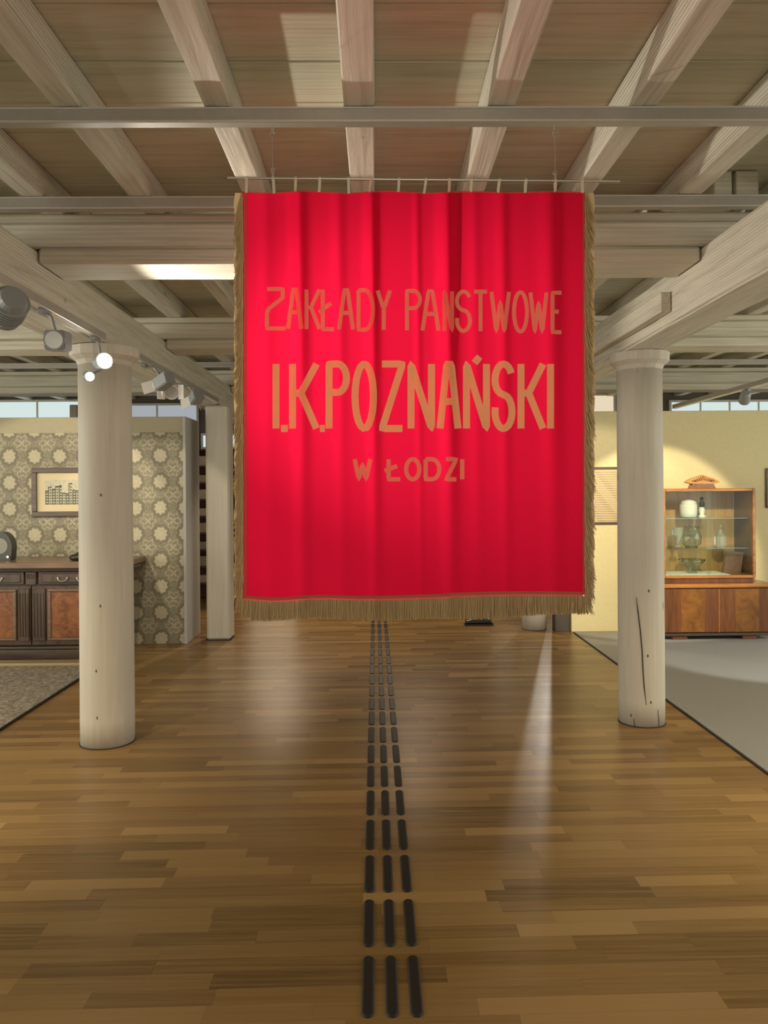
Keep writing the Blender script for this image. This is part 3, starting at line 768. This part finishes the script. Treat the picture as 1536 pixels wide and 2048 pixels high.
for k in range(4): add_box(bm, XM - .034 + k * .018, XM - .022 + k * .018, SY - .02, SY - .011, .70, .742, .003)
build('carved_block', bm, M_DKWOODZ, sb)
for (a0, a1) in ((XL + .02, XM - .004), (XM + .004, XR - .02)):
    d = box('door', a0, a1, SY + .003, SY + .0195, .125, .632, M_DKWOODZ, sb, .003)
    left = a0 < XM - .1
    pil0, pil1 = (a1 - .10, a1 - .01) if left else (a0 + .01, a0 + .12)
    bm = bmesh.new(); add_box(bm, pil0, pil1, SY - .016, SY + .0025, .16, .615, .004)
    for k in range(4):
        cx = pil0 + (pil1 - pil0) * (k + .5) / 4; add_cyl(bm, (cx, SY - .016, .20), (cx, SY - .016, .575), .009, .007, 10)
    build('fluted_pilaster', bm, M_DKWOODZ, d)
    p0, p1 = (a0 + .08, pil0 - .05) if left else (pil1 + .05, a1 - .08)
    box('burl_panel', p0, p1, SY - .006, SY + .0025, .185, .585, M_BURL, d, .002)
    for (q0, q1, z0, z1) in ((p0 - .03, p1 + .03, .585, .605), (p0 - .03, p1 + .03, .165, .185), (p0 - .03, p0, .185, .585), (p1, p1 + .03, .185, .585)):
        box('panel_moulding', q0, q1, SY - .016, SY + .0025, z0, z1, M_TOPWOOD, d, .006, 2)
# things on the sideboard
bm = bmesh.new(); tx, ty = -2.625, 6.78
lathe(bm, tx, ty, [(.05, .8425), (.075, .85), (.085, .87), (.07, .89), (.03, .90), (.012, .915)], 20)
tag(build('inkwell', bm, plain('dark_bronze', (.05, .045, .035), .4, .6), None, True), 'low dark bronze inkwell on the sideboard beside the left column', 'inkwell')
tel = empty('table_clock', (-3.33, 6.85, .8425), 'dark rounded table clock at the left end of the visible sideboard', 'clock')
bm = bmesh.new(); prism(bm, [(-3.42, .8425), (-3.24, .8425), (-3.235, .86)] + [(-3.33 + .105 * math.cos(a), .955 + .14 * math.sin(a)) for a in [PI * k / 12 for k in range(-1, 14)]] + [(-3.425, .86)], 6.80, 6.90)
build('clock_case', bm, plain('black_case', (.05, .05, .04), .35), tel)
bm = bmesh.new(); add_cyl(bm, (-3.33, 6.797, .97), (-3.33, 6.799, .97), .07, .07, 24); build('clock_face', bm, plain('clock_face', (.25, .24, .19), .4), tel)
bm = bmesh.new(); add_cyl(bm, (-3.255, 6.785, .875), (-3.255, 6.7995, .875), .012, .009, 12); build('winding_knob', bm, M_STEEL, tel)

# ------------------------------------------------------------------ framed engraving on the wallpaper
def frame(name, px0, px1, py0, py1, Y, label, fw, depth, mat, matte, fn, margin, cat='picture', res=(60, 40)):
    a, b_ = at(px0, py1, Y), at(px1, py0, Y); x0, x1, z0, z1 = a.x, b_.x, a.z, b_.z
    t = empty(name, ((x0 + x1) / 2, Y, z0), label, cat)
    bm = bmesh.new()
    for (q0, q1, s0, s1) in ((x0, x1, z1 - fw, z1), (x0, x1, z0, z0 + fw), (x0, x0 + fw, z0 + fw, z1 - fw), (x1 - fw, x1, z0 + fw, z1 - fw)):
        add_box(bm, q0, q1, Y - depth, Y, s0, s1, .004)
    build('picture_frame', bm, mat, t)
    box('backing_board', x0 + fw, x1 - fw, Y - .006, Y - .001, z0 + fw, z1 - fw, matte, t)
    print_sheet('print', x0 + fw + margin, x1 - fw - margin, z0 + fw + margin * .9, z1 - fw - margin * .9, Y - .008, fn, res[0], res[1], t)
    return t
random.seed(3)
hgt = [random.uniform(.45, .95) for _ in range(20)]
def town(u, v):
    c = (.52, .50, .36); k = int(u * 20); h = hgt[min(19, k)]
    if v > h: return (.60, .55, .40) if random.random() > .08 else (.30, .28, .2)
    w_ = (u * 20) % 1
    if w_ < .18: return (.10, .09, .06)
    if int(v * 26) % 3 == 0 and .3 < w_ < .85: return (.09, .085, .06)
    if v > h - .04: return (.05, .045, .03)
    return (.46 + random.uniform(-.1, .08),) * 2 + (.33,)
frame('framed_engraving', 66, 252, 935, 1033, 7.253, 'brown framed engraving of buildings on the patterned wallpaper behind the left column', .045, .03, M_FRAME,
      plain('cream_matte', (.70, .60, .38), .8), town, .075, res=(90, 44))
def textlines(u, v):
    k = (v * 22) % 1
    if k < .42 and .04 < u < .96 and (math.sin(int(v * 22) * 12.9 + int(u * 40) * 3.3) > -.55): return (.36, .27, .16)
    return (.66, .54, .34)
frame('framed_document', 1160, 1244, 934, 1049, 7.664, 'framed brown document with printed lines on the yellow wall beside the banner', .022, .02, M_FRAME,
      plain('tan_matte', (.66, .55, .36), .8), textlines, .012, 'picture', (60, 66))
frame('framed_picture', 1531, 1600, 936, 1016, 7.664, 'thin dark framed picture at the right edge on the yellow wall', .02, .02, M_FRAME,
      plain('pale_matte', (.68, .62, .42), .8), lambda u, v: (.6, .55, .38), .02, 'picture', (6, 6))

# ------------------------------------------------------------------ display cabinet (right)
VY = 7.15
vc = empty('display_cabinet', (3.2, 7.38, 0), 'polished walnut display cabinet with glass front and two doors below', 'cabinet')
def X(px, Y=VY): return at(px, 1100, Y).x
def Z(py, px=1420, Y=VY): return at(px, py, Y).z
bx0, bx1 = X(1327), X(1546)
zb0, zb1 = Z(1266), Z(1168)
box('body', bx0, bx1, VY + .02, 7.655, zb0, zb1 - .04, M_WALNUT, vc, .006)
box('worktop', bx0 - .012, bx1 + .012, VY - .012, 7.656, zb1 - .0395, zb1, M_WALNUTX, vc, .014, 3)
box('base_rail', bx0 + .01, bx1 - .01, VY + .012, 7.65, zb0 - .03, zb0 - .0005, M_DKWOOD, vc, .003)
xm = X(1437)
for (a0, a1) in ((bx0 + .006, xm - .004), (xm + .004, bx1 - .006)):
    d = box('door', a0, a1, VY, VY + .0195, zb0 + .006, zb1 - .045, M_WALNUT, vc, .004, 2)
    w_ = a1 - a0
    box('honey_veneer', a0 + w_ * .30, a0 + w_ * .74, VY - .0012, VY - .0002, zb0 + .012, zb1 - .05, M_HONEY, d)
box('door_batten', xm - .0038, xm + .0038, VY - .006, VY + .019, zb0 + .006, zb1 - .045, M_WALNUTX, vc, .002)
for px in (1362, 1502):
    fx = X(px); box('foot', fx - .07, fx + .07, VY + .03, VY + .16, .0095, zb0 - .0305, M_WALNUT, vc, .006); box('foot', fx - .07, fx + .07, 7.45, 7.6, .0095, zb0 - .0305, M_WALNUT, vc, .006)
GY = VY + .06
gx0, gx1 = X(1326, GY), X(1512, GY); gz0, gz1 = zb1 + .0005, Z(977, 1420, GY)
T_ = .028
box('upper_base', gx0 + .01, gx1 - .02, GY + .01, 7.60, gz0, gz0 + .045, M_WALNUT, vc, .004)
gz0 += .0455
up = box('upper_case_back', gx0 + T_, gx1 - T_, 7.60, 7.615, gz0, gz1, M_BACK, vc)
for nm, a0, a1, z0, z1 in (('case_side', gx0, gx0 + T_, gz0, gz1), ('case_side', gx1 - T_, gx1, gz0, gz1), ('case_top', gx0 + T_, gx1 - T_, gz1 - T_, gz1), ('case_bottom', gx0 + T_, gx1 - T_, gz0, gz0 + T_)):
    box(nm, a0, a1, GY, 7.5995, z0, z1, M_WALNUTX, vc, .006, 2)
box('glass_side', gx1 - T_ - .006, gx1 - T_ - .001, GY + .02, 7.59, gz0 + T_, gz1 - T_, M_GLASS, vc)
gm = (gx0 + gx1) / 2
box('glass_door', gx0 + T_ + .001, gm + .02, GY + .016, GY + .020, gz0 + T_ + .001, gz1 - T_ - .001, M_GLASS, vc)
box('glass_door', gm - .02, gx1 - T_ - .001, GY + .008, GY + .012, gz0 + T_ + .001, gz1 - T_ - .001, M_GLASS, vc)
sz1, sz2 = Z(1036, 1420, GY + .05), Z(1096, 1420, GY + .05)
for s in (sz1, sz2): box('glass_shelf', gx0 + T_ + .001, gx1 - T_ - .008, GY + .05, 7.59, s - .007, s, M_SHELFG, vc)
# wavy-grained ornament on top
M_ORN = wood('orange_veneer', (.40, .15, .02), (.70, .32, .06), 0, .3)
orn = empty('cabinet_ornament', (X(1404, 7.3), 7.3, gz1), 'fan shaped wooden ornament on top of the display cabinet', 'ornament')
oc = X(1404, 7.3); ow = .33
bm = bmesh.new(); prism(bm, [(oc - .12, gz1 + .0005), (oc + .12, gz1 + .0005), (oc + .10, gz1 + .045), (oc - .10, gz1 + .045)], 7.26, 7.34); build('ornament_base', bm, M_HONEY, orn)
bm = bmesh.new(); prism(bm, [(oc - ow / 2, gz1 + .062), (oc - .11, gz1 + .0455), (oc + .11, gz1 + .0455), (oc + ow / 2, gz1 + .062), (oc + .10, gz1 + .098), (oc, gz1 + .128), (oc - .10, gz1 + .098)], 7.265, 7.335); build('ornament_fan', bm, M_ORN, orn)
for k in range(-5, 6):
    bm = bmesh.new(); tube(bm, [(oc + k * .014, 7.262, gz1 + .082 - abs(k) * .003), (oc + k * .022, 7.262, gz1 + .120 - abs(k) * .009)], .0035, 6); build('fan_rib', bm, M_DKWOOD, orn)
# contents
def lt(name, x, y, z, prof, mat, label, cat, seg=20):
    bm = bmesh.new(); lathe(bm, x, y, [(r, z + .0005 + h) for r, h in prof], seg)
    return tag(build(name, bm, mat, None, seg > 12), label, cat)
CY = 7.40
def CX(px): return at(px, 1050, CY).x
lt('ceramic_jar', CX(1377), CY, sz1, [(.055, 0), (.075, .01), (.08, .05), (.08, .12), (.07, .14), (.078, .145), (.05, .165), (.015, .175)], M_PAPERW, 'cream lidded jar on the top shelf of the display cabinet', 'jar')
fg = empty('figurine', (CX(1404), CY, sz1), 'small black and white figurine on the top shelf of the display cabinet', 'figurine')
bm = bmesh.new(); lathe(bm, CX(1404), CY, [(.035, sz1 + .0005), (.035, sz1 + .015), (.018, sz1 + .03), (.03, sz1 + .07), (.02, sz1 + .10)], 16); build('figurine_skirt', bm, M_PAPERW, fg, True)
bm = bmesh.new(); lathe(bm, CX(1404), CY, [(.018, sz1 + .10), (.027, sz1 + .125), (.022, sz1 + .15), (.010, sz1 + .158), (.019, sz1 + .175), (.014, sz1 + .195), (.003, sz1 + .20)], 16); build('figurine_body', bm, M_BLACK, fg, True)
cr = [(.035, 0), (.03, .01), (.012, .03), (.02, .06), (.048, .12), (.052, .18), (.046, .19)]
lt('crystal_vase', CX(1355), CY, sz2, cr, M_CRYSTAL, 'cut crystal vase at the left end of the middle glass shelf', 'vase', 10)
dc = [(.05, 0), (.055, .02), (.055, .10), (.02, .14), (.016, .17), (.028, .175), (.01, .185), (.022, .20), (.004, .22)]
lt('crystal_decanter', CX(1440), CY, sz2, dc, M_CRYSTAL, 'crystal decanter with stopper at the right of the middle shelf', 'decanter', 10)
lt('glass_jug', CX(1383), CY, sz2, [(.05, 0), (.085, .03), (.095, .10), (.075, .16), (.06, .18), (.07, .20)], M_SHELFG, 'large round glass jug in the middle of the middle shelf', 'jug', 20)
lt('glass_bowl', CX(1385), CY + .02, gz0 + T_ + .004, [(.05, 0), (.03, .03), (.10, .09), (.125, .13)], M_SHELFG, 'wide glass bowl on the white cloth at the cabinet bottom', 'bowl', 20)
bm = bmesh.new(); add_box(bm, gx0 + T_ + .01, CX(1445), GY + .03, 7.58, gz0 + T_ + .0005, gz0 + T_ + .0035, .0005)
tag(build('table_runner', bm, M_PAPERW), 'white cloth lying on the bottom of the display cabinet', 'cloth')
bm = bmesh.new(); a0 = CX(1444); z0 = gz0 + T_ + .001
prism(bm, [(a0, z0), (a0 + .17, z0), (a0 + .20, z0 + .20), (a0 + .03, z0 + .215)], 7.38, 7.40)
tag(build('leather_album', bm, M_BROWN), 'brown leather album leaning at the bottom right inside the display cabinet', 'album')
# black shoe seen under the banner
SH = empty('shoe', (at(957, 1250, 8.1).x, 8.1, 0), 'black leather shoe on the floor, seen under the banner fringe', 'shoe')
s0 = SH.location.x
bm = bmesh.new(); prism(bm, [(s0 - .15, .001), (s0 + .15, .001), (s0 + .152, .022), (s0 - .148, .016)], 8.05, 8.15); build('sole', bm, M_BLACK, SH)
bm = bmesh.new(); add_box(bm, s0 - .142, s0 + .146, 8.055, 8.145, .0225, .115)
for v in bm.verts:
    if v.co.z > .1 and v.co.x < s0: v.co.z = .052; v.co.y = 8.1 + (v.co.y - 8.1) * .7
    elif v.co.z > .1: v.co.x -= .02; v.co.y = 8.1 + (v.co.y - 8.1) * .75
o = build('upper', bm, plain('shoe_leather', (.012, .012, .012), .25), SH)
md = o.modifiers.new('round', 'BEVEL'); md.width = .02; md.segments = 3
